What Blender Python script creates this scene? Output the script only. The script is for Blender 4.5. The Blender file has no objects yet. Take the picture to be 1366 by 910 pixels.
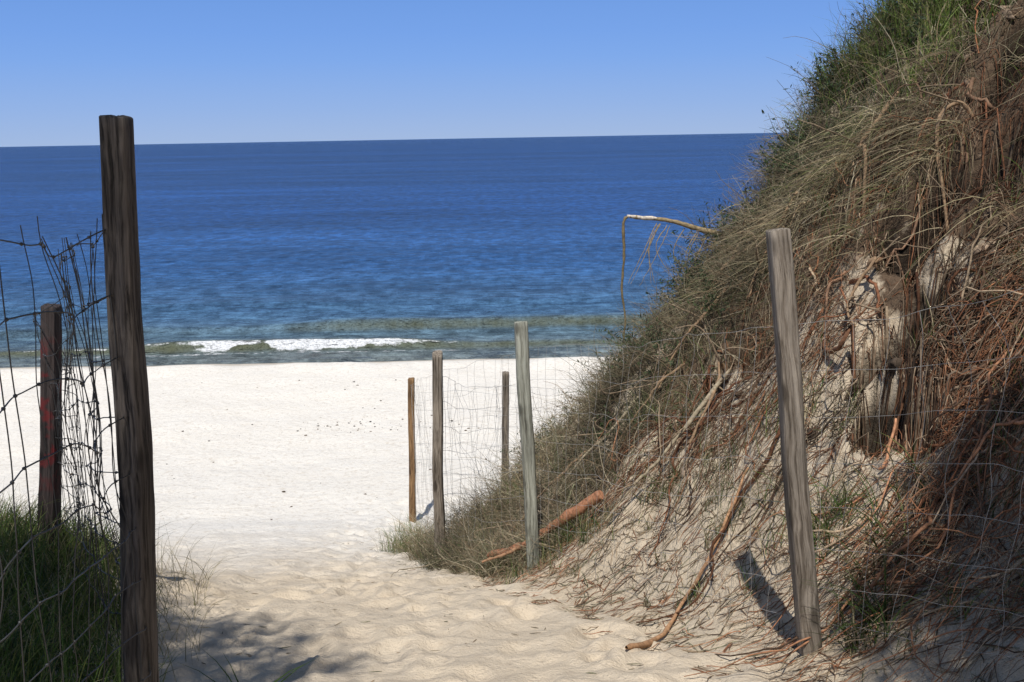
import bpy, math, numpy as np
from mathutils import Vector, Matrix
rng=np.random.default_rng(7)
H=6.3
# ---------------------------------------------------------------- noise
_T=np.random.default_rng(3).random((8,256,256))
def vn(x,y,seed=0):
    x=np.asarray(x,float)+seed*17.3; y=np.asarray(y,float)+seed*9.1
    xi=np.floor(x).astype(int); yi=np.floor(y).astype(int)
    fx=x-xi; fy=y-yi; fx=fx*fx*fx*(fx*(fx*6-15)+10); fy=fy*fy*fy*(fy*(fy*6-15)+10)
    t=_T[seed%8]; a=t[xi%256,yi%256]; b=t[(xi+1)%256,yi%256]; c=t[xi%256,(yi+1)%256]; d=t[(xi+1)%256,(yi+1)%256]
    return (a*(1-fx)+b*fx)*(1-fy)+(c*(1-fx)+d*fx)*fy-.5
def fbm(x,y,o=4,seed=0):
    s=0;a=1
    for i in range(o):
        s=s+a*vn(x*2**i,y*2**i,seed+i); a*=.5
    return s
def ss(t):
    t=np.clip(t,0,1); return t*t*(3-2*t)
# ---------------------------------------------------------------- terrain
_y=np.arange(-400,400,.05)
_h=np.interp(_y,[-400,-60,0,2,3.9,5.2,6.8,8.5,10,12.7,16,24,25,26.8,40,400],[.5,.8,1.45,1.75,2.3,2.7,3.2,3.8,4.3,4.98,5.25,5.42,5.55,6.3,7.6,12])
_k=np.exp(-np.linspace(-2,2,21)**2); _k/=_k.sum()
_h=np.convolve(np.pad(_h,10,mode='edge'),_k,'valid')
def path_h(y): return np.interp(y,_y,_h)
_s=np.arange(-2,200,.02)
_p=np.interp(_s,[-2,0,.3,.7,1.1,2.1,3.0,3.8,4.4,6,9,200],[-.10,-.02,.12,.52,1.05,2.35,3.65,4.6,5.05,5.6,6.2,8])
_k2=np.exp(-np.linspace(-2,2,15)**2); _k2/=_k2.sum()
_p=np.convolve(np.pad(_p,7,mode='edge'),_k2,'valid')
def S12(x,y):
    s1=(x-.95)*.935+(y-3.9)*.355+.12*vn(x*.9,y*.9,2)
    s2=(x+1.2)*.698-(y-9.4)*.717+.25*vn(x*.7,y*.7,5)
    s3=(14.5-y)+.6*vn(x*.3,y*.3,1)
    return s1,s2,s3
def smin(a,b,k):
    h=np.maximum(k-np.abs(a-b),0)/k
    return np.minimum(a,b)-h*h*k*.25
_pit=rng.random((620,5))
PX=-2.2+_pit[:,0]*3.6; PY=3.4+_pit[:,1]*10; PR=.05+.08*_pit[:,2]; PD=.007+.024*_pit[:,3]
def ground_z(x,y,fine=True):
    z=H-path_h(y)
    z=z+.50*ss((-.95-.13*y-x)/1.3)*ss((8.2-y)/3.2)*ss((y+30)/10)
    z=z+1.7*ss((-4.6-x)/5)*ss((9.5-y)/5)
    onland=ss((26.0-y)/2)
    z=z+.10*fbm(x*.35,y*.35,3,1)*onland*ss((y-1)/4)
    z=z+(.030*fbm(x*2.3,y*2.3,2,3)+.020*fbm(x*7,y*7,3,5))*ss((13.5-y)/3)*onland+.02*fbm(x*1.7,y*1.7,4,3)*onland
    z=z+.09*np.exp(-((y-23.8)/.7)**2)*(.5+1.4*np.maximum(vn(x*.5,y*.2,4),-.1))+.05*np.exp(-((y-23.6)/.5)**2)*fbm(x*2.5,y*1.0,3,6)
    if fine:
        for i in range(len(PX)):
            m=(np.abs(x-PX[i])<.5)&(np.abs(y-PY[i])<.5)
            if m.any():
                r=np.hypot(x[m]-PX[i],(y[m]-PY[i])*.75)/PR[i]
                z[m]+=PD[i]*(-np.exp(-r*r)+.55*np.exp(-((r-1.5)/.5)**2))
    return z
HOL=[(2.55,5.75,.42,.30),(2.75,5.25,.32,.26),(2.9,7.45,.36,.28),(2.35,6.6,.32,.22),(1.72,6.75,.30,.20),(2.15,5.15,.26,.2),(3.3,6.2,.42,.28),(1.85,4.75,.22,.18),(1.35,7.3,.25,.16),(3.35,7.1,.35,.25)]
def cavity(x,y,s,d):
    c=.6*ss((fbm(x*1.05,y*.8,4,6)-.02)/.10)*ss((s-1.6)/.4)*ss((3.9-s)/.3)*ss((d-1.1)/.7)
    wx=x+.35*fbm(x*2.6,y*2.6,3,2); wy=y+.35*fbm(x*2.6,y*2.6,3,4)
    for (cx,cy,a_,b_) in HOL:
        u=(wx-cx)*.935+(wy-cy)*.355; v=-(wx-cx)*.355+(wy-cy)*.935
        c=np.maximum(c,ss((1.15-np.hypot(u/b_,v/a_))/.35))
    return c
def dune_z(x,y):
    s1,s2,s3=S12(x,y)
    s=smin(smin(s1,s2,.5),s3,.8)
    z=ground_z(x,y,False)+np.interp(s,_s,_p)
    a=ss((s-.1)/1.0); b=ss((s-1)/1.2)
    z=z+a*(.22*fbm(x*1.1,y*1.1,3,2)+.13*fbm(x*3.2,y*3.2,4,4))
    d=s2-s1
    z=z+b*.12*np.abs(vn(x*5,y*5,1))-.60*cavity(x,y,s,d)
    z=z+.22*ss((3.6-s)/1)*ss((s-2.6)/.5)*ss((1.2-np.abs(d))/.6)
    return z
def surf(x,y):
    return np.maximum(dune_z(x,y),ground_z(x,y,False))
def grad(x,y,e=.06):
    return (surf(x+e,y)-surf(x-e,y))/(2*e),(surf(x,y+e)-surf(x,y-e))/(2*e)
# ---------------------------------------------------------------- mesh helpers
COL=bpy.context.scene.collection
def mk(name,V,F,mat,cols=None,smooth=True,attrs=None,parent=None):
    V=np.ascontiguousarray(V,np.float32); F=np.ascontiguousarray(F,np.int32)
    me=bpy.data.meshes.new(name)
    me.vertices.add(len(V)); me.vertices.foreach_set('co',V.ravel())
    n=F.shape[1]
    me.loops.add(F.size); me.loops.foreach_set('vertex_index',F.ravel())
    me.polygons.add(len(F)); me.polygons.foreach_set('loop_start',np.arange(len(F),dtype=np.int32)*n)
    me.polygons.foreach_set('loop_total',np.full(len(F),n,np.int32))
    me.polygons.foreach_set('use_smooth',np.full(len(F),smooth))
    me.update(calc_edges=True); me.validate()
    if cols is not None:
        ca=me.color_attributes.new('Col','FLOAT_COLOR','POINT')
        c=np.ones((len(V),4),np.float32); c[:,:3]=cols; ca.data.foreach_set('color',c.ravel())
    if attrs:
        for k,v in attrs.items():
            a=me.attributes.new(k,'FLOAT','POINT'); a.data.foreach_set('value',np.ascontiguousarray(v,np.float32))
    me.materials.append(mat)
    ob=bpy.data.objects.new(name,me); COL.objects.link(ob)
    if parent: ob.parent=parent
    return ob
def grid(xs,ys,zf):
    X,Y=np.meshgrid(xs,ys)
    x=X.ravel();y=Y.ravel(); z=zf(x,y)
    nx,ny=len(xs),len(ys)
    i=np.arange(nx-1)[None,:]+nx*np.arange(ny-1)[:,None]; i=i.ravel()
    F=np.stack([i,i+1,i+1+nx,i+nx],1)
    return np.stack([x,y,z],1),F
class Acc:
    def __init__(s): s.V=[];s.F=[];s.C=[];s.n=0
    def add(s,V,F,C): s.V.append(V);s.F.append(F+s.n);s.C.append(C);s.n+=len(V)
    def make(s,name,mat,smooth=True,parent=None):
        return mk(name,np.concatenate(s.V),np.concatenate(s.F),mat,np.concatenate(s.C),smooth,parent=parent)
def nrm(a): return a/np.maximum(np.linalg.norm(a,axis=-1,keepdims=True),1e-9)
def tubes(acc,P,R,C,k=4):
    P=np.asarray(P,float);N,n,_=P.shape
    T=nrm(np.gradient(P,axis=1))
    ref=nrm(rng.normal(size=(N,1,3)))
    ov=nrm(P[:,-1]-P[:,0])[:,None,:]
    ref=nrm(ref-ov*(ref*ov).sum(-1,keepdims=True)*.98)
    U=nrm(np.cross(T,ref)); W=np.cross(T,U)
    a=np.arange(k)*2*math.pi/k
    V=P[:,:,None,:]+R[:,:,None,None]*(np.cos(a)[None,None,:,None]*U[:,:,None,:]+np.sin(a)[None,None,:,None]*W[:,:,None,:])
    b=(np.arange(N)[:,None,None]*n+np.arange(n-1)[None,:,None])*k
    j=np.arange(k)[None,None,:]; j2=(j+1)%k
    F=np.stack([b+j,b+j2,b+k+j2,b+k+j],-1).reshape(-1,4)
    acc.add(V.reshape(-1,3),F,np.repeat(C,n*k,axis=0))
def ribbons(acc,P,Wd,C,side=None):
    P=np.asarray(P,float);N,n,_=P.shape
    if side is None:
        ov=nrm(P[:,-1]-P[:,0]); side=nrm(np.cross(ov,nrm(rng.normal(size=(N,3)))))
    V=np.stack([P-side[:,None,:]*Wd[...,None]*.5,P+side[:,None,:]*Wd[...,None]*.5],2)
    b=(np.arange(N)[:,None]*n+np.arange(n-1)[None,:])*2
    F=np.stack([b,b+1,b+3,b+2],-1).reshape(-1,4)
    acc.add(V.reshape(-1,3),F,np.repeat(C,n*2,axis=0))
# ---------------------------------------------------------------- materials
def newmat(name):
    m=bpy.data.materials.new(name); m.use_nodes=True; nt=m.node_tree
    b=nt.nodes['Principled BSDF']; return m,nt,b
def N(nt,t,**kw):
    n=nt.nodes.new(t)
    for k,v in kw.items():
        if k in n.inputs: n.inputs[k].default_value=v
        else: setattr(n,k,v)
    return n
def noise(nt,vec,scale,detail=6,rough=.55):
    n=N(nt,'ShaderNodeTexNoise'); n.inputs['Scale'].default_value=scale; n.inputs['Detail'].default_value=detail; n.inputs['Roughness'].default_value=rough
    nt.links.new(vec,n.inputs['Vector']); return n.outputs['Fac']
def mapped(nt,vec,sc):
    mp=N(nt,'ShaderNodeMapping'); nt.links.new(vec,mp.inputs[0]); mp.inputs['Scale'].default_value=sc; return mp.outputs[0]
def ramp(nt,fac,stops,interp='LINEAR'):
    r=N(nt,'ShaderNodeValToRGB'); r.color_ramp.interpolation=interp
    e=r.color_ramp.elements
    while len(e)<len(stops): e.new(.5)
    for i,(p,c) in enumerate(stops):
        e[i].position=p; e[i].color=(c[0],c[1],c[2],1) if hasattr(c,'__len__') else (c,c,c,1)
    nt.links.new(fac,r.inputs['Fac']); return r.outputs['Color']
def math_(nt,op,a,b=None,clamp=False):
    m=N(nt,'ShaderNodeMath',operation=op); m.use_clamp=clamp
    for i,v in enumerate((a,b)):
        if v is None: continue
        if hasattr(v,'links'): nt.links.new(v,m.inputs[i])
        else: m.inputs[i].default_value=v
    return m.outputs[0]
def mix(nt,fac,a,b,mode='MIX'):
    m=N(nt,'ShaderNodeMix',data_type='RGBA',blend_type=mode)
    for s,v in ((m.inputs[0],fac),(m.inputs[6],a),(m.inputs[7],b)):
        if hasattr(v,'links'): nt.links.new(v,s)
        elif hasattr(v,'__len__'): s.default_value=(*v,1)
        else: s.default_value=v
    return m.outputs[2]
def maprange(nt,v,a,b,c=0,d=1):
    m=N(nt,'ShaderNodeMapRange'); nt.links.new(v,m.inputs[0])
    for i,q in enumerate((a,b,c,d)): m.inputs[i+1].default_value=q
    return m.outputs[0]
def bump(nt,h,strength,dist,prev=None):
    b=N(nt,'ShaderNodeBump'); b.inputs['Strength'].default_value=strength; b.inputs['Distance'].default_value=dist
    nt.links.new(h,b.inputs['Height'])
    if prev is not None: nt.links.new(prev,b.inputs['Normal'])
    return b.outputs['Normal']
def geo(nt):
    g=N(nt,'ShaderNodeNewGeometry'); s=N(nt,'ShaderNodeSeparateXYZ'); nt.links.new(g.outputs['Position'],s.inputs[0])
    return g.outputs['Position'],s.outputs
def attr(nt,name):
    a=N(nt,'ShaderNodeAttribute'); a.attribute_name=name; return a

def sand_mat(name,dune=False):
    m,nt,b=newmat(name); P,XYZ=geo(nt)
    y=XYZ[1]
    n1=noise(nt,P,1.3,5); n2=noise(nt,P,14,5); n3=noise(nt,P,300,2)
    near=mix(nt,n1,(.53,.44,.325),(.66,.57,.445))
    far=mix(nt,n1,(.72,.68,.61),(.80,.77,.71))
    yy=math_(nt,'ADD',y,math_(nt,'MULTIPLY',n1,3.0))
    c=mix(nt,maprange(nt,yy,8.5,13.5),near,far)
    if dune: c=mix(nt,n1,(.47,.38,.27),(.64,.55,.42))
    c=mix(nt,maprange(nt,math_(nt,'ADD',y,n1),24.6,25.6),c,(.36,.30,.22))
    c=mix(nt,maprange(nt,n2,.52,.70,0,.4),c,(.42,.34,.25))
    c=mix(nt,maprange(nt,n3,.60,.72,0,.6),c,(.24,.19,.13))
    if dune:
        so=attr(nt,'soil').outputs['Fac']; cv=attr(nt,'cav_shade').outputs['Fac']
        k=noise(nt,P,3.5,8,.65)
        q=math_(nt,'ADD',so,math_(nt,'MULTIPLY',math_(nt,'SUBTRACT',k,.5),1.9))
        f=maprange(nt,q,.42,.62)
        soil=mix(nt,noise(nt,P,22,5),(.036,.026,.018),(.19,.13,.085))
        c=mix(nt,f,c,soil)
        c=mix(nt,maprange(nt,math_(nt,'ADD',cv,math_(nt,'MULTIPLY',math_(nt,'SUBTRACT',k,.5),.8)),.10,.40,0,.94),c,(.024,.017,.012))  # shade inside the hollows painted near-black into the dune colour
    nt.links.new(c,b.inputs['Base Color']); b.inputs['Roughness'].default_value=.95; b.inputs['Specular IOR Level'].default_value=.15
    nn=bump(nt,noise(nt,P,5,7,.68),.8 if not dune else .95,.07)
    nn=bump(nt,noise(nt,P,60,4,.7),.6,.014,nn)
    nt.links.new(nn,b.inputs['Normal'])
    return m
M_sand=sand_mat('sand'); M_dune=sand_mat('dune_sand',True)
def strand_mat(name,rough=.85,trans=0,var=.5,spec=.2):
    m,nt,b=newmat(name); P,_=geo(nt)
    a=attr(nt,'Col').outputs['Color']
    n=noise(nt,P,45,3)
    c=mix(nt,1.0,a,ramp(nt,n,[(.3,1-var),(.7,1.15)]),'MULTIPLY')
    nt.links.new(c,b.inputs['Base Color']); b.inputs['Roughness'].default_value=rough; b.inputs['Specular IOR Level'].default_value=spec
    if trans:
        t=N(nt,'ShaderNodeBsdfTranslucent'); nt.links.new(c,t.inputs['Color'])
        ms=N(nt,'ShaderNodeMixShader'); ms.inputs[0].default_value=trans
        nt.links.new(b.outputs[0],ms.inputs[1]); nt.links.new(t.outputs[0],ms.inputs[2])
        nt.links.new(ms.outputs[0],nt.nodes['Material Output'].inputs['Surface'])
    return m
M_root=strand_mat('root_bark'); M_twig=strand_mat('dry_twig'); M_grass=strand_mat('grass_blade',.6,.3,.35); M_wire=strand_mat('wire',.5,0,.3,.4)
M_clod=strand_mat('soil_clod',.95,0,.7,.05)

def wood_mat(name,base,dark,red=False):
    m,nt,b=newmat(name)
    tc=N(nt,'ShaderNodeTexCoord'); O=tc.outputs['Object']
    warp=N(nt,'ShaderNodeVectorMath',operation='MULTIPLY_ADD')
    nz=N(nt,'ShaderNodeTexNoise'); nt.links.new(mapped(nt,O,(6,6,3)),nz.inputs['Vector']); nz.inputs['Scale'].default_value=1.2; nz.inputs['Detail'].default_value=2
    nt.links.new(nz.outputs['Color'],warp.inputs[0]); warp.inputs[1].default_value=(.05,.05,0); nt.links.new(O,warp.inputs[2])
    g=noise(nt,mapped(nt,warp.outputs[0],(70,70,2.0)),1,8,.68)
    g2=noise(nt,mapped(nt,O,(9,9,1.6)),1,5)
    vo=N(nt,'ShaderNodeTexVoronoi'); nt.links.new(mapped(nt,O,(9,9,3.2)),vo.inputs['Vector']); vo.inputs['Scale'].default_value=1
    mid=[(x+y)/2 for x,y in zip(base,dark)]
    c=ramp(nt,g,[(.32,[d*.25 for d in dark]),(.41,dark),(.52,mid),(.68,base)])
    c=mix(nt,1,c,ramp(nt,g2,[(.3,.45),(.65,1.15)]),'MULTIPLY')
    c=mix(nt,maprange(nt,vo.outputs['Distance'],.22,.12,0,.8),c,[d*.4 for d in dark])
    if red:
        sp=N(nt,'ShaderNodeSeparateXYZ'); nt.links.new(O,sp.inputs[0])
        zz=sp.outputs[2]; f=math_(nt,'MULTIPLY',maprange(nt,zz,.45,.75),maprange(nt,zz,1.40,1.25))
        f=math_(nt,'MULTIPLY',f,maprange(nt,noise(nt,O,11,5),.50,.60,0,.85))
        c=mix(nt,f,c,(.15,.020,.022))
    nt.links.new(c,b.inputs['Base Color']); b.inputs['Roughness'].default_value=.85; b.inputs['Specular IOR Level'].default_value=.2
    nt.links.new(bump(nt,g,1.0,.008),b.inputs['Normal'])
    return m
# ---------------------------------------------------------------- ground and dune
def axis(parts):
    return np.unique(np.round(np.concatenate([np.arange(a,b_,st) for a,b_,st in parts]),4))
gx=np.concatenate([-np.geomspace(5000,16.5,26),axis([(-16,-4,.12),(-4,1.8,.030),(1.8,16,.12)]),np.geomspace(16.5,5000,26)])
gy=np.concatenate([-np.geomspace(1500,3,30),axis([(-2.5,2.6,.2),(2.6,11,.030),(11,22.6,.07),(22.6,27.5,.05),(27.5,40,.6)]),np.geomspace(41,400,10)])
V,F=grid(gx,gy,ground_z)
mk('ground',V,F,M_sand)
dx=np.concatenate([axis([(-2.2,7,.032),(7,14,.15)]),np.geomspace(14.2,900,24)])
dy=np.concatenate([-np.geomspace(300,3,22),axis([(-2.8,1.5,.15),(1.5,11.5,.032),(11.5,17,.12)])])
V,F=grid(dx,dy,dune_z)
s1,s2,s3=S12(V[:,0],V[:,1]); s=np.minimum(np.minimum(s1,s2),s3)
keep=(s[F]>-.12).any(1); F=F[keep]
used=np.zeros(len(V),bool); used[F.ravel()]=True; idx=np.cumsum(used)-1
d=s2-s1
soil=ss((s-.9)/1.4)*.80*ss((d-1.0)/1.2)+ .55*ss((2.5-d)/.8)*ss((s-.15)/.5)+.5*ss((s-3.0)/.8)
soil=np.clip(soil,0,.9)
mk('sand_dune',V[used],idx[F],M_dune,attrs={'soil':soil[used],'cav_shade':cavity(V[:,0],V[:,1],s,d)[used]})

# ---------------------------------------------------------------- sea
def crest(x,i): 
    return [30.3+.45*fbm(x*.12,x*0,3,3),33.6+.5*fbm(x*.07,x*0,2,5),38.5+.8*fbm(x*.06,x*0,2,6),28.5+.35*fbm(x*.2,x*0,2,1)][i]
def sea_z(x,y):
    near=ss((80-y)/45)
    z=.035*fbm(x*.9,y*2.2,4,2)*near+.03*fbm(x*.25,y*.8,3,4)*near
    t=y-crest(x,0)
    amp=.12+.17*ss((-1.5-x)/2.5)*ss((x+13)/3)+.07*vn(x*.3,y*0,4)
    z=z+amp*np.where(t<0,np.exp(-(t/.28)**2),np.exp(-(t/1.1)**2))
    t=y-crest(x,1)
    z=z+(.14+.16*ss((x+9)/4)*ss((9-x)/5))*np.where(t<0,np.exp(-(t/.40)**2),np.exp(-(t/1.3)**2))
    t=y-crest(x,2)
    z=z+.09*np.where(t<0,np.exp(-(t/.7)**2),np.exp(-(t/1.6)**2))
    t=y-crest(x,3)
    return z+.05*np.exp(-(t/.25)**2)
sx=np.concatenate([-np.geomspace(20000,26,34),axis([(-25,25,.10)]),np.geomspace(26,20000,34)])
sy=np.concatenate([axis([(25.5,27.5,.3),(27.5,36,.05),(36,60,.22)]),np.geomspace(61,30000,90)])
V,F=grid(sx,sy,sea_z)
x,y=V[:,0],V[:,1]
c=crest(x,0)
wid=.07+.24*np.clip(.5+2.0*fbm(x*.8,x*0,3,2),0,1)
fo=np.exp(-((y-(c-.12-.5*wid))/wid)**2)*(ss((-2.2-x)/2.2)*ss((x+10.3)/1.3))*(1-.95*np.exp(-((x+7.75)/.25)**2))
foam=fo*.92+.46*np.exp(-((y-(c-.75))/.12)**2)*ss((x+17)/3)*ss((1-x)/3)+.52*np.exp(-((y-(c-.1))/.07)**2)*ss((x+22)/3)*ss((.5-x)/3)+.44*np.exp(-((y-27.9-.3*vn(x*.4,x*0,2))/.14)**2)
face=np.exp(-((y-(c-.25))/.30)**2)*(.75+.2*ss((-1-x)/3))+.85*np.exp(-((y-(crest(x,1)-.35))/.32)**2)*(.15+.85*ss((x+9)/4)*ss((12-x)/5))
m,nt,b=newmat('sea_water'); P,XYZ=geo(nt); yv=XYZ[1]
ly=math_(nt,'DIVIDE',math_(nt,'LOGARITHM',yv,10.0),4.5)
def L(v): return math.log10(v)/4.5
col=ramp(nt,ly,[(L(26.5),(.26,.28,.26)),(L(29),(.20,.25,.26)),(L(31.5),(.135,.215,.27)),(L(36),(.080,.175,.30)),(L(50),(.034,.112,.29)),(L(85),(.010,.056,.205)),(L(300),(.004,.032,.135)),(L(3000),(.002,.020,.090))])
st=noise(nt,mapped(nt,P,(.03,.10,0)),1,12,.72)
st2=noise(nt,mapped(nt,P,(.0025,.014,0)),1,6,.6)
col=mix(nt,1,col,ramp(nt,st,[(.36,.68),(.5,.98),(.64,1.32)]),'MULTIPLY')
col=mix(nt,1,col,ramp(nt,st2,[(.35,.68),(.65,1.32)]),'MULTIPLY')
rip=noise(nt,mapped(nt,P,(.9,2.4,0)),1,6,.65)
col=mix(nt,1,col,ramp(nt,rip,[(.38,.68),(.62,1.32)]),'MULTIPLY')
rip2=noise(nt,mapped(nt,P,(1.3,.6,0)),1,5,.72)
col=mix(nt,1,col,ramp(nt,rip2,[(.40,.68),(.60,1.34)]),'MULTIPLY')
fc=attr(nt,'face').outputs['Fac']
col=mix(nt,math_(nt,'MULTIPLY',fc,.80),col,(.13,.135,.070))
fa=attr(nt,'foam').outputs['Fac']
fn=math_(nt,'ADD',fa,math_(nt,'MULTIPLY',math_(nt,'SUBTRACT',noise(nt,mapped(nt,P,(3.0,5,5)),1,6,.72),.5),1.9))
ff=maprange(nt,math_(nt,'MULTIPLY',fn,maprange(nt,fa,.02,.15)),.42,.66)
col=mix(nt,ff,col,(.78,.80,.82))
nt.links.new(col,b.inputs['Base Color'])
nt.links.new(maprange(nt,ff,0,1,.25,.9),b.inputs['Roughness'])
b.inputs['IOR'].default_value=1.33; b.inputs['Specular IOR Level'].default_value=.15
nn=bump(nt,noise(nt,mapped(nt,P,(1.0,2.6,1)),1,7,.62),1.0,.5)
nn=bump(nt,noise(nt,mapped(nt,P,(.30,.45,.1)),1,6,.6),1.0,1.5,nn)
nt.links.new(nn,b.inputs['Normal'])
mk('sea',V,F,m,attrs={'foam':foam,'face':face})

# ---------------------------------------------------------------- fence posts
def post(name,bot,top,w0,w1,mat,seed,dep=None,cap=0.0):
    bot=Vector((bot[0],bot[1],H-bot[2])); top=Vector((top[0],top[1],H-top[2]))
    ax=(top-bot); Ln=ax.length; q=ax.to_track_quat('Z','Y')
    k=32; nr=70; under=.35
    a=np.arange(k)*2*math.pi/k
    ca,sa=np.cos(a),np.sin(a)
    r=1/(np.abs(ca)**5+np.abs(sa)**5)**(1/5)
    zs=np.linspace(-under,Ln,nr)
    V=[]
    crk=rng.integers(0,k,3)
    for z in zs:
        t=max(0,z/Ln); w=(w0*(1-t)+w1*t)/2
        rr=r*w*(1+.10*vn(a*1.4+seed*3,z*1.3+a*0,seed)+.06*vn(a*5,z*9+a*0,seed+1)+.08*(vn(a*7,z*.6+a*0,seed+2)))
        for ci,cc in enumerate(crk):
            rr[cc]*=1-.12*max(0,vn(z*1.1+ci*5,seed*2.,3)+.35)
        ox=.016*vn(z*1.7,seed*5.,1); oy=.016*vn(z*1.7,seed*7.,2)
        tail=(z==zs[-1])
        V.append(np.stack([rr*ca+ox,rr*sa*(dep or .8)+oy,np.full(k,z)+(cap*ca*w+.008*vn(a*2.5,seed*1.+a*0,2) if tail else 0)],1))
    V=np.concatenate(V)
    i=(np.arange(nr-1)[:,None]*k+np.arange(k)[None,:]); j=(np.arange(nr-1)[:,None]*k+(np.arange(k)[None,:]+1)%k)
    F=np.stack([i,j,j+k,i+k],-1).reshape(-1,4)
    base=(nr-1)*k; last=V[base:base+k].copy(); c=last.mean(0)
    r1=c+(last-c)*.93; r1[:,2]+=.004; r2=c+(last-c)*.45; r2[:,2]+=.005+.004*rng.random(k); r3=c+(last-c)*.02; r3[:,2]+=.006
    V=np.concatenate([V,r1,r2,r3])
    ii=np.arange(k); jj=(ii+1)%k
    for q0 in range(3):
        o=base+q0*k; F=np.concatenate([F,np.stack([o+ii,o+jj,o+k+jj,o+k+ii],1)])
    ob=mk(name,V,F,mat)
    ob.location=bot; ob.rotation_mode='QUATERNION'; ob.rotation_quaternion=q
    md=ob.modifiers.new('edge','EDGE_SPLIT'); md.split_angle=math.radians(50)
    return ob
Wg=wood_mat('weathered_wood_grey',(.38,.33,.27),(.13,.105,.08))
Wd=wood_mat('weathered_wood_dark',(.20,.17,.145),(.045,.038,.033))
Wb=wood_mat('weathered_wood_brown',(.38,.24,.12),(.16,.09,.045))
Wl=wood_mat('weathered_wood_pale',(.44,.45,.38),(.19,.19,.155))
Wr=wood_mat('weathered_wood_red_mark',(.09,.07,.065),(.03,.025,.025),True)
post('wooden_fence_post',(-1.243,3.0,1.80),(-1.146,3.0,-.077),.124,.105,Wd,1,.75)
post('wooden_fence_post.001',(1.262,3.9,2.26),(1.044,3.9,.377),.110,.103,Wg,2,.8,.1)
post('wooden_fence_post.002',(.128,6.8,3.13),(.065,6.8,1.26),.104,.104,Wl,3,.9,.15)
post('wooden_fence_post.003',(-.700,8.5,3.74),(-.657,8.5,1.84),.106,.098,Wg,4,.9,.4)
post('wooden_fence_post.004',(-1.345,12.3,4.9),(-1.294,12.3,2.98),.105,.10,Wb,5)
post('wooden_fence_post.005',(-.13,10.6,4.4),(-.071,10.6,2.52),.105,.095,Wg,6)
post('wooden_fence_post.006',(-2.60,5.2,2.35),(-2.436,5.2,.828),.120,.103,Wr,7)

# ---------------------------------------------------------------- wire netting
def net(name,pts,nh,sp,rum,rad,col,knots=True,seed=0,ragged=0):
    pts=np.array(pts,float); seg=np.hypot(*np.diff(pts[:,:2],axis=0).T); U=np.concatenate([[0],np.cumsum(seg)])
    tot=U[-1]
    v_lv=np.linspace(0,1,nh)**1.15
    def mp_(u,v):
        f=lambda i: np.interp(u,U,pts[:,i])
        x,y=f(0),f(1); zb,zt=f(2),f(3)
        sg=np.searchsorted(U,u,side='right')-1; sg=np.clip(sg,0,len(seg)-1)
        t=(u-U[sg])/seg[sg]; mid=np.sin(math.pi*np.clip(t,0,1))
        dxv=(pts[sg+1,0]-pts[sg,0])/seg[sg]; dyv=(pts[sg+1,1]-pts[sg,1])/seg[sg]
        off=rum*mid*(1.6*fbm(u*1.3+v*.3,v*1.6,3,seed)+.35*vn(u*6,v*6,seed+1))
        al=rum*1.0*mid*fbm(u*1.9,v*3,3,seed+2)
        z=zb+(zt-zb)*v-.06*mid*v*rum*4+rum*.6*mid*fbm(u*2.5,v*2.2,3,seed+3)
        return np.stack([x-dyv*off+dxv*al,y+dxv*off+dyv*al,z],-1)
    A=Acc(); C=np.array([col])
    n=int(tot/.03)
    for v in v_lv:
        u=np.linspace(0,tot,n); P=mp_(u,np.full(n,v))[None]
        tubes(A,P,np.full((1,n),rad),C,4)
    nu=int(tot/sp); us=np.linspace(0,tot,nu+1)
    for u0 in us:
        n2=50; vt=1.0+ragged*rng.uniform(.0,1); v=np.linspace(0,vt,n2)
        P=mp_(np.full(n2,u0)+.012*np.sin(v*17+u0*9)+.03*rng.normal()*np.maximum(v-.8,0)*5*ragged*4,v)[None]
        tubes(A,P,np.full((1,n2),rad*.85),C,4)
    if knots:
        for v in v_lv:
            c=mp_(us,np.full(len(us),v)); o=nrm(rng.normal(size=c.shape))*rad*2.6
            P=np.stack([c-o,c-o*.5,c+o*.5,c+o],1); R=np.tile([rad*.5,rad*2.3,rad*2.3,rad*.5],(len(us),1))
            tubes(A,P,R,np.repeat(C,len(us),0),5)
    return A.make(name,M_wire)
g=lambda x,y: float(surf(np.array([x]),np.array([y]))[0])
net('wire_fence',[(-1.02,1.2,g(-1.02,1.2),H-.10),(-1.13,2.2,g(-1.13,2.2)+.05,H-.20),(-1.18,2.93,g(-1.2,2.93)+.05,H-.24),(-1.85,4.1,g(-1.85,4.1),H-.45),(-2.46,5.13,g(-2.5,5.13),H-.95),(-2.9,6.3,g(-2.9,6.3),H-1.4)],11,.11,.13,.0020,(.045,.045,.045),seed=1,ragged=.05)
net('wire_fence.001',[(2.05,2.3,g(2.05,2.3)+.0,g(2.05,2.3)+1.3),(1.27,3.96,H-2.2,H-.75),(.15,6.86,H-3.08,H-1.45),(-.68,8.55,H-3.7,H-2.0),(-1.30,12.3,H-4.8,H-3.1)],9,.15,.09,.0010,(.36,.35,.33),knots=False,seed=4)
net('wire_fence.002',[(-.66,8.55,H-3.7,H-2.05),(-.10,10.55,H-4.35,H-2.65),(1.6,12.4,g(1.6,12.4),H-3.2),(-1.30,12.3,H-4.8,H-3.15)],9,.15,.14,.0016,(.34,.34,.34),knots=False,seed=6)

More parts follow.
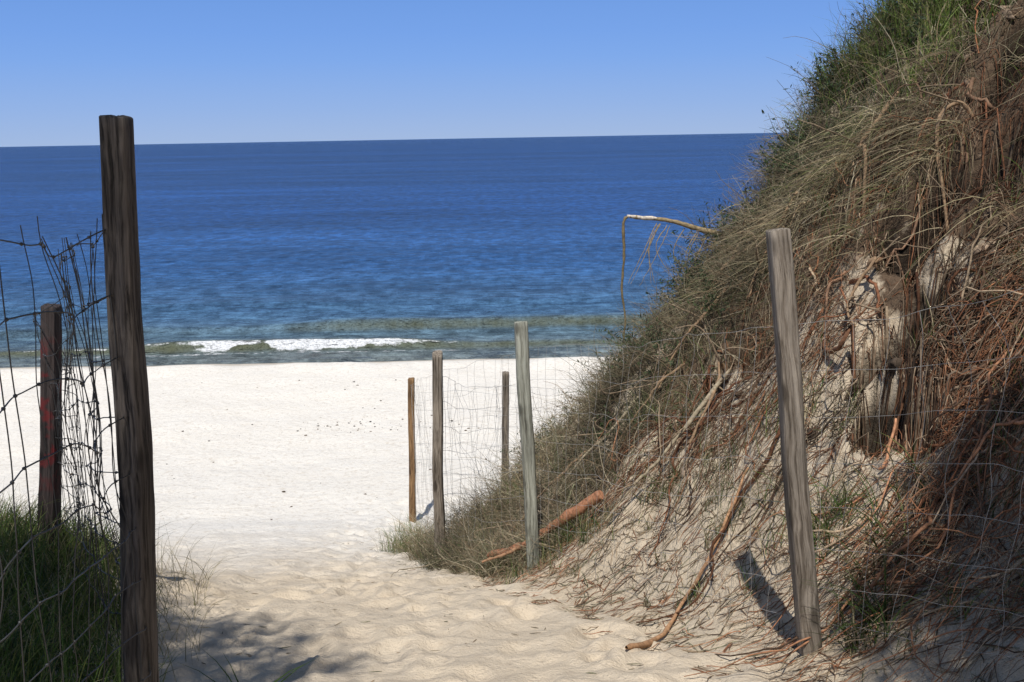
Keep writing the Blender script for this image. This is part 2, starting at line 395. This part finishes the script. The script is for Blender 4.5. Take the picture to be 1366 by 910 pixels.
# ---------------------------------------------------------------- scatter helpers
def pickcol(bases,n,v=.25):
    b=np.array(bases); i=rng.integers(0,len(b),n); return np.clip(b[i]*(1+v*(rng.random((n,1))*2-1)),0,1)
def loc(C,x,y,a=.9,f=1.3,sd_=3):
    return np.clip(C*np.clip(1+a*1.6*fbm(x*f,y*f,3,sd_),.35,1.8)[:,None],0,1)
def sample(n,cond,xr=(-1.6,6.5),yr=(2.4,11)):
    out=[];tot=0
    while tot<n:
        x=rng.uniform(*xr,n*2); y=rng.uniform(*yr,n*2); s1,s2,s3=S12(x,y); s=np.minimum(np.minimum(s1,s2),s3); d=s2-s1
        w=cond(x,y,s,d); k=rng.random(len(x))<w
        out.append(np.stack([x[k],y[k]],1)); tot+=k.sum()
    return np.concatenate(out)[:n]
def crawl(x,y,n,step,wander,off,bias=0):
    Nn=len(x); P=np.zeros((Nn,n,3)); ang=rng.normal(0,.8,Nn)+bias; ph=rng.uniform(0,6.28,Nn)
    px,py=x.copy(),y.copy()
    for i in range(n):
        t=i/(n-1)
        z=surf(px,py)
        P[:,i]=np.stack([px,py,z+off*(.1+math.sin(math.pi*min(1,t*1.05))*(1+.6*np.sin(ph+t*9)))],1)
        gx_,gy_=grad(px,py,.10); gm=np.hypot(gx_,gy_)+1e-6
        dx_,dy_=-gx_/gm,-gy_/gm
        ang=ang*.93+rng.normal(0,wander,Nn)
        ca,sa=np.cos(ang),np.sin(ang)
        ux,uy=dx_*ca-dy_*sa,dx_*sa+dy_*ca
        h=step/np.sqrt(1+(gm*ca)**2)
        px=px+ux*h; py=py+uy*h
    zs=P[:,:,2]; k5=np.array([1,2,3,2,1])/9.; zp=np.pad(zs,((0,0),(2,2)),mode='edge')
    sm=sum(k5[j]*zp[:,j:j+n] for j in range(5)); P[:,:,2]=np.maximum(zs,sm)
    return P
rootcols=[(.27,.12,.06),(.24,.105,.055),(.33,.165,.09),(.20,.12,.075),(.36,.27,.18),(.09,.055,.035),(.30,.22,.15)]
twigcols=[(.28,.23,.155),(.22,.18,.115),(.38,.33,.23),(.11,.09,.06),(.25,.18,.11),(.17,.17,.10)]
A=Acc()
def roots(n,cond,nn,step,wander,offr,r0,r1,cols,k=4,bias=0,**kw):
    p=sample(n,cond,**kw); off=rng.uniform(*offr,n); st=step*rng.uniform(.5,1.45,n)
    P=crawl(p[:,0],p[:,1],nn,st,wander,off,bias*(rng.integers(0,2,n)*2-1))
    r=rng.uniform(r0,r1,n); t=np.linspace(0,1,nn)
    R=r[:,None]*(1-.75*t)[None,:]
    P+=np.cumsum(rng.normal(0,.0035,P.shape),axis=1)
    tubes(A,P,R,loc(pickcol(cols,n),p[:,0],p[:,1]),k)
patch=lambda x,y: .36+.64*ss((vn(x*1.5,y*1.5,6)+.6*vn(x*4,y*4,2)+.05)/.18)
reg=lambda x,y,s,d: ss((d-1.5)/1.0)*ss((s-.8)/.9)*ss((3.5-s)/.4)*patch(x,y)*(1-.70*cavity(x,y,s,d))
roots(2700,reg,18,.05,.34,(.01,.13),.0015,.0045,rootcols)
roots(1900,reg,14,.04,.55,(.01,.12),.0012,.003,rootcols,bias=1.1)
roots(430,reg,22,.06,.38,(.02,.18),.004,.009,rootcols,6)
roots(50,reg,26,.06,.30,(.03,.16),.008,.016,rootcols[:4],7)
roots(26,reg,22,.06,.35,(.03,.12),.007,.013,rootcols[:4],7,bias=1.3)
low=lambda x,y,s,d: ss((d-1.6)/.8)*ss((s-.05)/.3)*ss((1.6-s)/.4)*patch(x,y)
roots(900,low,11,.030,.6,(.003,.03),.0010,.0034,rootcols)
cur=lambda x,y,s,d: ss((5.2-y)/.8)*ss((s-.45)/.4)*ss((2.6-s)/.4)*ss((x-1.5)/.3)*patch(x,y)*(1-.6*cavity(x,y,s,d))
roots(1300,cur,16,.05,.28,(.01,.14),.0012,.0045,rootcols,xr=(1.2,3.6),yr=(2.6,5.6))
roots(600,cur,14,.035,.6,(.01,.10),.0010,.003,rootcols,xr=(1.2,3.6),yr=(2.6,5.6),bias=1.0)
roots(110,cur,18,.06,.35,(.02,.14),.004,.010,rootcols,6,xr=(1.2,3.6),yr=(2.6,5.6))
A.make('exposed_roots',M_root)

A=Acc()
def twigs(p,nn,L0,L1,r0,r1,cols,up=.5,curl=.25,k=3,zo=0):
    n=len(p); x,y=p[:,0],p[:,1]; z=surf(x,y)+zo
    gx_,gy_=grad(x,y,.12); nr=nrm(np.stack([-gx_,-gy_,np.ones(n)],1))
    dr=nrm(nr*up+rng.normal(size=(n,3))*.62+np.array([0,0,.12]))
    dr=nrm(dr+nr*np.maximum(.05-(dr*nr).sum(1),0)[:,None])
    Lh=rng.uniform(L0,L1,n); P=np.zeros((n,nn,3)); q=np.stack([x,y,z-.02],1)
    ax=nrm(rng.normal(size=(n,3)))
    for i in range(nn):
        P[:,i]=q; q=q+dr*(Lh/(nn-1))[:,None]
        dr=nrm(dr+np.cross(ax,dr)*curl*.6+rng.normal(size=(n,3))*curl*.55+np.array([0,0,-.05]))
    r=rng.uniform(r0,r1,n); R=r[:,None]*(1-.7*np.linspace(0,1,nn))[None]
    tubes(A,P,R,loc(pickcol(cols,n),x,y,.7,1.7,5),k)
    return P
br=lambda x,y,s,d: ss((2.5-d)/.7)*ss((s-.05)/.25)*ss((d+1.6)/.5)*ss((3.9-s)/.6)*(vn(x*2.3,y*2.3,3)>-.28)
twigs(sample(7000,br),7,.12,.45,.0012,.003,twigcols,.4,.35)
twigs(sample(1300,br),9,.3,.75,.002,.0045,twigcols,.35,.22,4)
roots(2200,br,12,.045,.6,(.01,.14),.0012,.003,twigcols,bias=.6)
roots(150,br,18,.06,.4,(.03,.16),.004,.010,twigcols,6,bias=.5)
cen=np.concatenate([sample(90,lambda x,y,s,d: br(x,y,s,d)*ss((1.6-np.abs(d))/.6)*ss((s-.2)/.4)),
   np.array([(-.45,8.2),(-.25,7.9),(-.15,7.6),(.0,7.5),(.2,7.3),(.35,7.6),(.3,7.0),(.5,7.2),(-.5,8.5),(.55,7.5),(-.8,8.95),(-1.0,9.3),(.75,7.2),(.05,8.1),(-.3,8.5),(-.75,9.2),(.4,6.9),(-.55,8.0),(-.35,7.7),(-.05,7.2),(.15,6.95),(-.45,7.75),(-.25,7.35),(-.6,8.2),(-.1,7.1),(-.9,9.0)])])
for cx,cy in cen:
    n=int(rng.uniform(80,170)); a=rng.uniform(0,6.28,n); r=.17*np.sqrt(rng.random(n))
    twigs(np.stack([cx+r*np.cos(a),cy+r*np.sin(a)],1),7,.15,.55,.0012,.0030,twigcols,rng.uniform(.5,1.0),.42)
cen=sample(75,lambda x,y,s,d: ss((d-1.8)/.5)*ss((s-.5)/.6)*ss((3.4-s)/.4)*(1-cavity(x,y,s,d)))
for cx,cy in cen:
    n=int(rng.uniform(25,60)); a=rng.uniform(0,6.28,n); r=.15*np.sqrt(rng.random(n))
    twigs(np.stack([cx+r*np.cos(a),cy+r*np.sin(a)],1),7,.1,.35,.001,.0025,twigcols+rootcols,.3,.5)
A.make('dry_brushwood',M_twig)

# ---------------------------------------------------------------- grass
def grass(acc,x,y,L0,L1,w,cols,lean=(.2,.9),n=6,bias=(0,0),z=None,droop=.45):
    Nn=len(x); z=surf(x,y) if z is None else z
    az=rng.uniform(0,2*math.pi,Nn); Ls=rng.uniform(L0,L1,Nn); ln=rng.uniform(*lean,Nn)
    dx_=np.cos(az)+bias[0]; dy_=np.sin(az)+bias[1]
    t=np.linspace(0,1,n)[None]
    P=np.stack([x[:,None]+dx_[:,None]*Ls[:,None]*ln[:,None]*(.25*t+.75*t**2)*.8,
                y[:,None]+dy_[:,None]*Ls[:,None]*ln[:,None]*(.25*t+.75*t**2)*.8,
                z[:,None]-.02+Ls[:,None]*(t-droop*ln[:,None]*t**2.2)],-1)
    W=w*rng.uniform(.6,1.3,Nn)[:,None]*(1-t**1.7*.92)
    ribbons(acc,P,W,loc(pickcol(cols,Nn,.3),x,y,.5,1.5,1))
green=[(.085,.145,.03),(.11,.165,.04),(.065,.11,.03),(.15,.18,.055),(.24,.22,.11)]
crestc=[(.12,.18,.04),(.15,.21,.05),(.09,.14,.03),(.19,.21,.06),(.26,.24,.12)]
tan=[(.35,.30,.18),(.28,.24,.14),(.13,.14,.055),(.40,.34,.22)]
dkg=[(.045,.08,.035),(.055,.09,.04),(.07,.10,.05),(.10,.11,.055)]
A=Acc()
p=sample(26000,lambda x,y,s,d: ss((s-2.75+.6*vn(x*1.2,y*1.2,3))/.35)*ss((6.0-s)/1)*(.30+.70*(vn(x*1.8,y*1.8,2)>-.1)),xr=(1.5,6.5),yr=(4,10.5))
grass(A,p[:,0],p[:,1],.14,.58,.008,crestc)
p=sample(3500,lambda x,y,s,d: ss((s-3.1)/.3)*ss((5-s)/1)*ss((1.6-np.abs(d))/.4),xr=(1.5,7))
grass(A,p[:,0],p[:,1],.3,.8,.008,crestc,(.1,.8))
A.make('dune_grass',M_grass)
A=Acc()
c=sample(60,lambda x,y,s,d: ss((s-2.1)/.7)*ss((3.9-s)/.3)*ss((1.5-np.abs(d))/.4))
c2=sample(30,lambda x,y,s,d: ss((s-.6)/.5)*ss((2.4-s)/.3)*ss((1.6-np.abs(d))/.4))
for cx,cy in np.concatenate([c,c2]):
    m_=14; base=np.array([cx,cy,g(cx,cy)-.02])
    dr=nrm(rng.normal(size=(m_,3))*.7+np.array([-.1,0,.8])); Ln=rng.uniform(.18,.42,m_)*rng.uniform(.7,1.2)
    t=np.linspace(0,1,5)[None,:,None]; b0=base+rng.normal(0,.05,(m_,3))*[1,1,0]
    P=b0[:,None]+dr[:,None]*Ln[:,None,None]*t+rng.normal(0,.008,(m_,5,3))*t
    tubes(A,P,np.tile(np.linspace(.004,.0015,5),(m_,1)),pickcol([(.13,.10,.07)],m_),3)
    lf=26; q=np.repeat(b0,lf,0)+np.repeat(dr*Ln[:,None],lf,0)*rng.uniform(.25,1.05,(m_*lf,1))+rng.normal(0,.018,(m_*lf,3))
    ld=nrm(rng.normal(size=q.shape)+[0,0,.5]); Ll=rng.uniform(.02,.05,len(q))[:,None]
    ribbons(A,np.stack([q,q+ld*Ll*.5,q+ld*Ll],1),np.tile([.003,.011,.002],(len(q),1)),pickcol([(.055,.09,.04),(.075,.115,.045),(.045,.07,.04),(.12,.14,.07)],len(q)))
A.make('dune_shrubs',M_grass)
def tufts(acc,centers,nb,rad,L0,L1,w,cols,lean=(.2,1.0)):
    for cx,cy in centers:
        n=int(nb*rng.uniform(.5,1.4)); a=rng.uniform(0,6.28,n); r=rad*np.sqrt(rng.random(n))
        grass(acc,cx+r*np.cos(a),cy+r*np.sin(a),L0,L1,w,cols,lean)
A=Acc()
c=sample(120,br); tufts(A,c,60,.13,.12,.42,.004,tan+green[:3]+dkg)
c=sample(90,lambda x,y,s,d: ss((d-1.5)/.5)*ss((s-.4)/.5)*ss((4-s)/.5)*(1-cavity(x,y,s,d))); tufts(A,c,36,.09,.1,.34,.004,tan+green[:3])
c=sample(38,lambda x,y,s,d: ss((d-1.5)/.5)*ss((s-.1)/.2)*ss((1.2-s)/.5)); tufts(A,c,20,.05,.06,.22,.004,tan+green[:3])
c=sample(75,lambda x,y,s,d: ss((d-1.0)/.5)*ss((s-1.6)/.5)*ss((3.1-s)/.3)*(1-cavity(x,y,s,d)))
for cx,cy in c:
    n=int(rng.uniform(40,110)); a=rng.uniform(0,6.28,n); r=.16*np.sqrt(rng.random(n))
    grass(A,cx+r*np.cos(a),cy+r*np.sin(a),.15,.42,.0045,tan+[(.17,.12,.07),(.26,.20,.13)],(.8,1.5),7,(-1.1,-.5),None,1.15)
tufts(A,[(.42,6.75),(.3,6.9),(-.05,7.3),(.55,6.5),(-.3,7.7),(-.1,7.45),(.15,7.1),(.02,6.75),(.2,6.72),(-.78,8.4),(-.6,8.35),(-.5,8.0),(-.7,8.1),(-.2,7.15)],90,.13,.12,.34,.0045,green+tan[:2]+dkg)
tufts(A,[(-1.15,9.6),(-1.0,9.3),(-1.3,9.9),(-.9,9.1),(-1.2,10.4),(-1.05,10.0),(-1.3,11.5),(-1.1,10.9)],120,.17,.12,.42,.0045,green[:3]+tan)
tufts(A,[(1.45,3.75),(1.62,4.1),(1.5,4.5),(1.75,4.3)],70,.12,.15,.5,.006,green+tan[:1],(.6,1.3))
A.make('grass_tufts',M_grass)
A=Acc()
n=60000; x=rng.uniform(-5.5,-1.1,n); y=rng.uniform(.8,6.9,n)
edge=np.where(y<3,-1.22,-1.22-.36*(y-3))
w=ss((edge-x+.25*vn(x*3,y*3,2))/.30)*ss((6.5-y+.6*vn(x,y,1))/1.0)*(.55+.45*(vn(x*2.2,y*2.2,5)>-.22)); k=rng.random(n)<w; x,y=x[k],y[k]
grass(A,x,y,.12,.42,.007,crestc+green+dkg[:2],z=ground_z(x,y,False))
n=900; x=rng.uniform(-3.4,-1.5,n); y=rng.uniform(3.4,6.8,n); k=x<-1.1-.30*(y-3); x,y=x[k],y[k]; grass(A,x,y,.2,.6,.0035,tan,(.4,1.2),z=ground_z(x,y,False))
x=np.array([-.98,-1.0,-1.02,-.97,-1.05,-1.0,-.9,-.95,-1.0]);y=np.array([3.3,3.35,3.4,3.25,3.3,3.45,3.4,3.2,3.25]); grass(A,x,y,.25,.45,.012,green[:3],(.7,1.3),z=ground_z(x,y,False))
A.make('marram_grass',M_grass)

# ---------------------------------------------------------------- sticks and branches
def limb(acc,pts,r0,r1,col,n=30,j=.004,k=8):
    pts=np.array(pts,float); t=np.linspace(0,len(pts)-1,n)
    i=np.clip(t.astype(int),0,len(pts)-2); f=(t-i)[:,None]
    g_=lambda q: pts[np.clip(q,0,len(pts)-1)]
    p0,p1,p2,p3=g_(i-1),g_(i),g_(i+1),g_(i+2)
    P=.5*((2*p1)+(-p0+p2)*f+(2*p0-5*p1+4*p2-p3)*f**2+(-p0+3*p1-3*p2+p3)*f**3)
    P=P+rng.normal(0,j,P.shape)*.5
    R=np.linspace(r0,r1,n)*(1+.12*rng.normal(size=n)); R[0]*=.6
    tubes(acc,P[None],R[None],np.array([col]),k)
    e=P[-1]; d_=nrm(P[-1]-P[-2])
    tubes(acc,np.stack([e,e+d_*.001+1e-5,e+d_*.002])[None],np.array([[R[-1],R[-1]*.6,.0004]]),np.array([col])*1.3,k)
def onp(x,y,o): return (x,y,g(x,y)+o)
A=Acc()
limb(A,[(2.1,8.55,H-1.0),(1.85,8.55,H-.86),(1.62,8.55,H-.80),(1.42,8.55,H-.735),(1.22,8.55,H-.70),(1.02,8.52,H-.68)],.030,.013,(.30,.23,.13))
limb(A,[(1.26,8.548,H-.703),(1.12,8.535,H-.69),(1.0,8.52,H-.675)],.017,.013,(.66,.58,.48),12)
limb(A,[(1.00,8.52,H-.675),(.965,8.5,H-.75),(.975,8.5,H-1.0),(.955,8.5,H-1.3),(.985,8.5,H-1.55),(.97,8.5,H-1.78)],.013,.007,(.22,.17,.09))
for a_ in range(12):
    x0=rng.uniform(1.25,1.8); zz=H-.73-(x0-1.2)*.2; limb(A,[(x0,8.55,zz),(x0-.1,8.5,zz-.2),(x0-.15+.1*rng.normal(),8.45,zz-.5)],.005,.002,(.28,.22,.14),14)
A.make('broken_branch',M_twig)
A=Acc()
limb(A,[onp(-.22,7.2,.16),onp(.05,7.0,.18),onp(.32,6.85,.20),onp(.62,6.75,.16)],.026,.038,(.36,.17,.095),24,.008)
limb(A,[onp(.05,7.0,.18),onp(-.1,6.9,.20),onp(-.25,6.85,.18)],.016,.008,(.34,.19,.11),14)
A.make('fallen_log',M_root)
A=Acc()
limb(A,[onp(.52,4.35,.02),onp(.72,4.65,.03),onp(.9,4.95,.05),onp(1.12,5.2,.06),onp(1.35,5.5,.1)],.014,.007,(.38,.22,.12),26,.006)
limb(A,[onp(.9,4.95,.05),onp(.98,5.0,.1),onp(1.12,4.98,.16)],.007,.003,(.33,.2,.12),12)
A.make('fallen_stick',M_root)
A=Acc()
for (x0,y0,ax_,ay_,L_,r_) in [(1.95,7.9,-.9,-.2,.5,.018),(1.6,7.6,-.8,-.3,.6,.014),(2.3,7.6,-.8,-.4,.7,.016),(1.3,7.4,-1,-.1,.6,.012),(.9,7.7,-1,-.3,.7,.014),(1.4,6.6,-1,-.3,.8,.016),(.5,7.9,-1,-.3,.6,.012),(1.75,6.9,-.6,-.5,.9,.02),(2.6,7.0,-.5,-.6,.8,.016),(2.9,6.2,-.6,-.5,.7,.016),(2.2,5.9,-.5,-.5,.7,.016)]:
    q=[]
    for i in range(5):
        t=i/4; xx=x0+ax_*L_*t+.05*rng.normal(); yy=y0+ay_*L_*t+.05*rng.normal(); q.append((xx,yy,g(xx,yy)+.08+.10*math.sin(t*3.1)))
    limb(A,q,r_,r_*.4,(.30,.20,.12) if rng.random()<.6 else (.35,.29,.2),24,.006)
    for c_ in range(5):
        a0=np.array(q[rng.integers(1,4)]); e=a0+rng.normal(0,.16,3)+np.array([-.05,-.1,.06]); e2=e+rng.normal(0,.1,3)
        limb(A,[a0,e,e2],r_*.4,r_*.12,(.28,.21,.14),12,.004,5)
A.make('dead_branches',M_twig)

# ---------------------------------------------------------------- clods, litter, beach debris
def lumps(acc,P,R,C,sq=.7):
    k,nr=10,8
    for p,r,c in zip(P,R,C):
        th=np.linspace(.02,math.pi-.02,nr)[:,None]; a=(np.arange(k)*2*math.pi/k)[None]
        d_=np.stack([np.sin(th)*np.cos(a),np.sin(th)*np.sin(a),np.cos(th)*np.ones_like(a)],-1)
        o=rng.random(2)*50
        rr=r*(1+1.1*fbm(d_[...,0]*1.6+o[0]+d_[...,2],d_[...,1]*1.6+o[1],4,1))
        V=d_*rr[...,None]*np.array([1,rng.uniform(.6,1.1),sq]); V=V.reshape(-1,3)+p
        i=(np.arange(nr-1)[:,None]*k+np.arange(k)); j=(np.arange(nr-1)[:,None]*k+(np.arange(k)+1)%k)
        acc.add(V,np.stack([i,i+k,j+k,j],-1).reshape(-1,4),np.repeat(c[None],len(V),0))
A=Acc()
p=sample(220,lambda x,y,s,d: ss((d-1.4)/.5)*ss((s-.8)/.6)*ss((4.4-s)/.3)); r=rng.uniform(.02,.08,220)
lumps(A,np.stack([p[:,0],p[:,1],surf(p[:,0],p[:,1])-r*.5],1),r,pickcol([(.14,.10,.07),(.28,.21,.15),(.08,.06,.045),(.20,.15,.11)],220))
A.make('soil_clods',M_clod)
A=Acc()
n=3200; p=sample(n,lambda x,y,s,d: ss((s+.3)/.3)*ss((1.9-s)/.8)*ss((d-1.2)/.5),xr=(-1.8,3.5))
az=rng.uniform(0,6.28,n); Lh=rng.uniform(.02,.10,n); t=np.linspace(-1,1,4)[None]
px=p[:,:1]+np.cos(az)[:,None]*Lh[:,None]*t; py=p[:,1:]+np.sin(az)[:,None]*Lh[:,None]*t
P=np.stack([px,py,surf(px,py)+.006],-1)+rng.normal(0,.004,(n,4,3)); tubes(A,P,np.tile([.001,.0026,.0024,.001],(n,1)),pickcol(rootcols+twigcols,n),4)
n=450; x=rng.uniform(-2,1.2,n); y=rng.uniform(3.5,12,n); az=rng.uniform(0,6.28,n); Lh=rng.uniform(.008,.035,n)
px=x[:,None]+np.cos(az)[:,None]*Lh[:,None]*t; py=y[:,None]+np.sin(az)[:,None]*Lh[:,None]*t
P=np.stack([px,py,surf(px,py)+.006],-1); tubes(A,P,np.tile([.001,.0024,.002,.001],(n,1)),pickcol(twigcols,n),4)
A.make('twig_litter',M_twig)
A=Acc()
n=190; x=np.concatenate([rng.normal(-2.6,1.2,90),rng.uniform(-8,4,100)]); y=np.concatenate([18.3+rng.normal(0,.45,90),rng.uniform(12.5,22.5,100)])
lumps(A,np.stack([x,y,ground_z(x,y,False)+.004],1),.006+.020*rng.random(n)**2.5,pickcol([(.06,.05,.04),(.12,.09,.06),(.2,.16,.12)],n),.5)
A.make('beach_debris',M_clod)

# ---------------------------------------------------------------- pine trees behind the viewpoint
def pine(name,base,cc,rad,hz,seed,nt_=260):
    global rng
    rng_o=rng; rng=np.random.default_rng(seed)
    par=bpy.data.objects.new(name,None); COL.objects.link(par)
    A=Acc(); top=np.array(cc)+np.array([0,0,hz*.8])
    b=np.array([base[0],base[1],g(base[0],base[1])-.3])
    mid=b*.5+top*.5+np.array([.25,-.2,0])
    limb(A,[b,b*.75+mid*.25+[.05,0,0],mid,mid*.4+top*.6,top],.17,.04,(.20,.12,.08),40,.01,12)
    Bl=Acc()
    for i in range(26):
        t=rng.uniform(.55,1); s0=mid*(1-t)+top*t
        e=np.array(cc)+nrm(rng.normal(size=3))*np.array([rad[0],rad[1],hz])*rng.uniform(.6,1)
        m_=(s0+e)/2+np.array([0,0,.15])
        limb(A,[s0,m_,e],.035,.008,(.22,.13,.09),14,.006,6)
    d_=nrm(rng.normal(size=(nt_,3)))*(rng.random((nt_,1))**.5); cen=np.array(cc)+d_*np.array([rad[0],rad[1],hz])
    m=40; cen=np.repeat(cen,m,0); dr=nrm(rng.normal(size=(len(cen),3))+[0,0,.35])
    st_=cen+rng.normal(0,.10,cen.shape); Ln=rng.uniform(.09,.18,len(cen))
    P=np.stack([st_,st_+dr*Ln[:,None]*.5,st_+dr*Ln[:,None]],1)
    ribbons(Bl,P,np.tile([.014,.026,.004],(len(cen),1)),pickcol([(.045,.07,.03),(.06,.09,.035),(.035,.055,.025)],len(cen)))
    A.make('trunk_and_limbs',M_root,parent=par); Bl.make('needles',M_grass,parent=par)
    rng=rng_o
pine('pine_tree',(-4.9,-1.8),(-2.95,-.25,H+4.9),(1.55,1.45),.9,11,400)
pine('pine_tree.001',(4.0,-2.2),(1.80,-.20,H+4.4),(1.0,1.3),.8,12,400)

# ---------------------------------------------------------------- light, sky, camera
sd=Vector((-.07,-.48,.87)).normalized()
el=math.asin(sd.z); az=math.atan2(sd.x,sd.y)
w=bpy.data.worlds.new('World'); bpy.context.scene.world=w; w.use_nodes=True; nt=w.node_tree
bg=nt.nodes['Background']; sk=nt.nodes.new('ShaderNodeTexSky'); sk.sky_type='NISHITA'; sk.sun_disc=False
sk.sun_elevation=el; sk.sun_rotation=az; sk.air_density=1.0; sk.dust_density=.3; sk.ozone_density=2.0
tc=nt.nodes.new('ShaderNodeTexCoord'); sp=nt.nodes.new('ShaderNodeSeparateXYZ'); nt.links.new(tc.outputs['Generated'],sp.inputs[0])
lowc=ramp(nt,sp.outputs[2],[(0,(4.4,6.2,9.8)),(.03,(3.5,5.6,10.2)),(.075,(2.5,4.9,10.6)),(.13,(1.8,4.1,10.2))])
f_=maprange(nt,sp.outputs[2],.10,.45,.92,0)
out=mix(nt,f_,sk.outputs[0],lowc)
nt.links.new(out,bg.inputs['Color']); bg.inputs['Strength'].default_value=.080
li=bpy.data.lights.new('sun','SUN'); li.energy=4.9; li.angle=math.radians(.5); li.color=(1,.955,.89)
lo=bpy.data.objects.new('sun',li); COL.objects.link(lo); lo.rotation_mode='QUATERNION'; lo.rotation_quaternion=sd.to_track_quat('Z','Y'); lo.location=(3,-10,20)
cam=bpy.data.cameras.new('camera'); cam.lens=35; cam.sensor_width=36; cam.clip_start=.05; cam.clip_end=60000
co=bpy.data.objects.new('camera',cam); COL.objects.link(co)
th=math.radians(11.56); a=math.radians(1.05)
f=Vector((0,math.cos(th),-math.sin(th))); u=Vector((0,math.sin(th),math.cos(th))); r=Vector((1,0,0))
r2=r*math.cos(a)-u*math.sin(a); u2=u*math.cos(a)+r*math.sin(a)
co.matrix_world=Matrix((( r2.x,u2.x,-f.x,0),(r2.y,u2.y,-f.y,0),(r2.z,u2.z,-f.z,H),(0,0,0,1)))
bpy.context.scene.camera=co
bpy.context.scene.view_settings.view_transform='Standard'
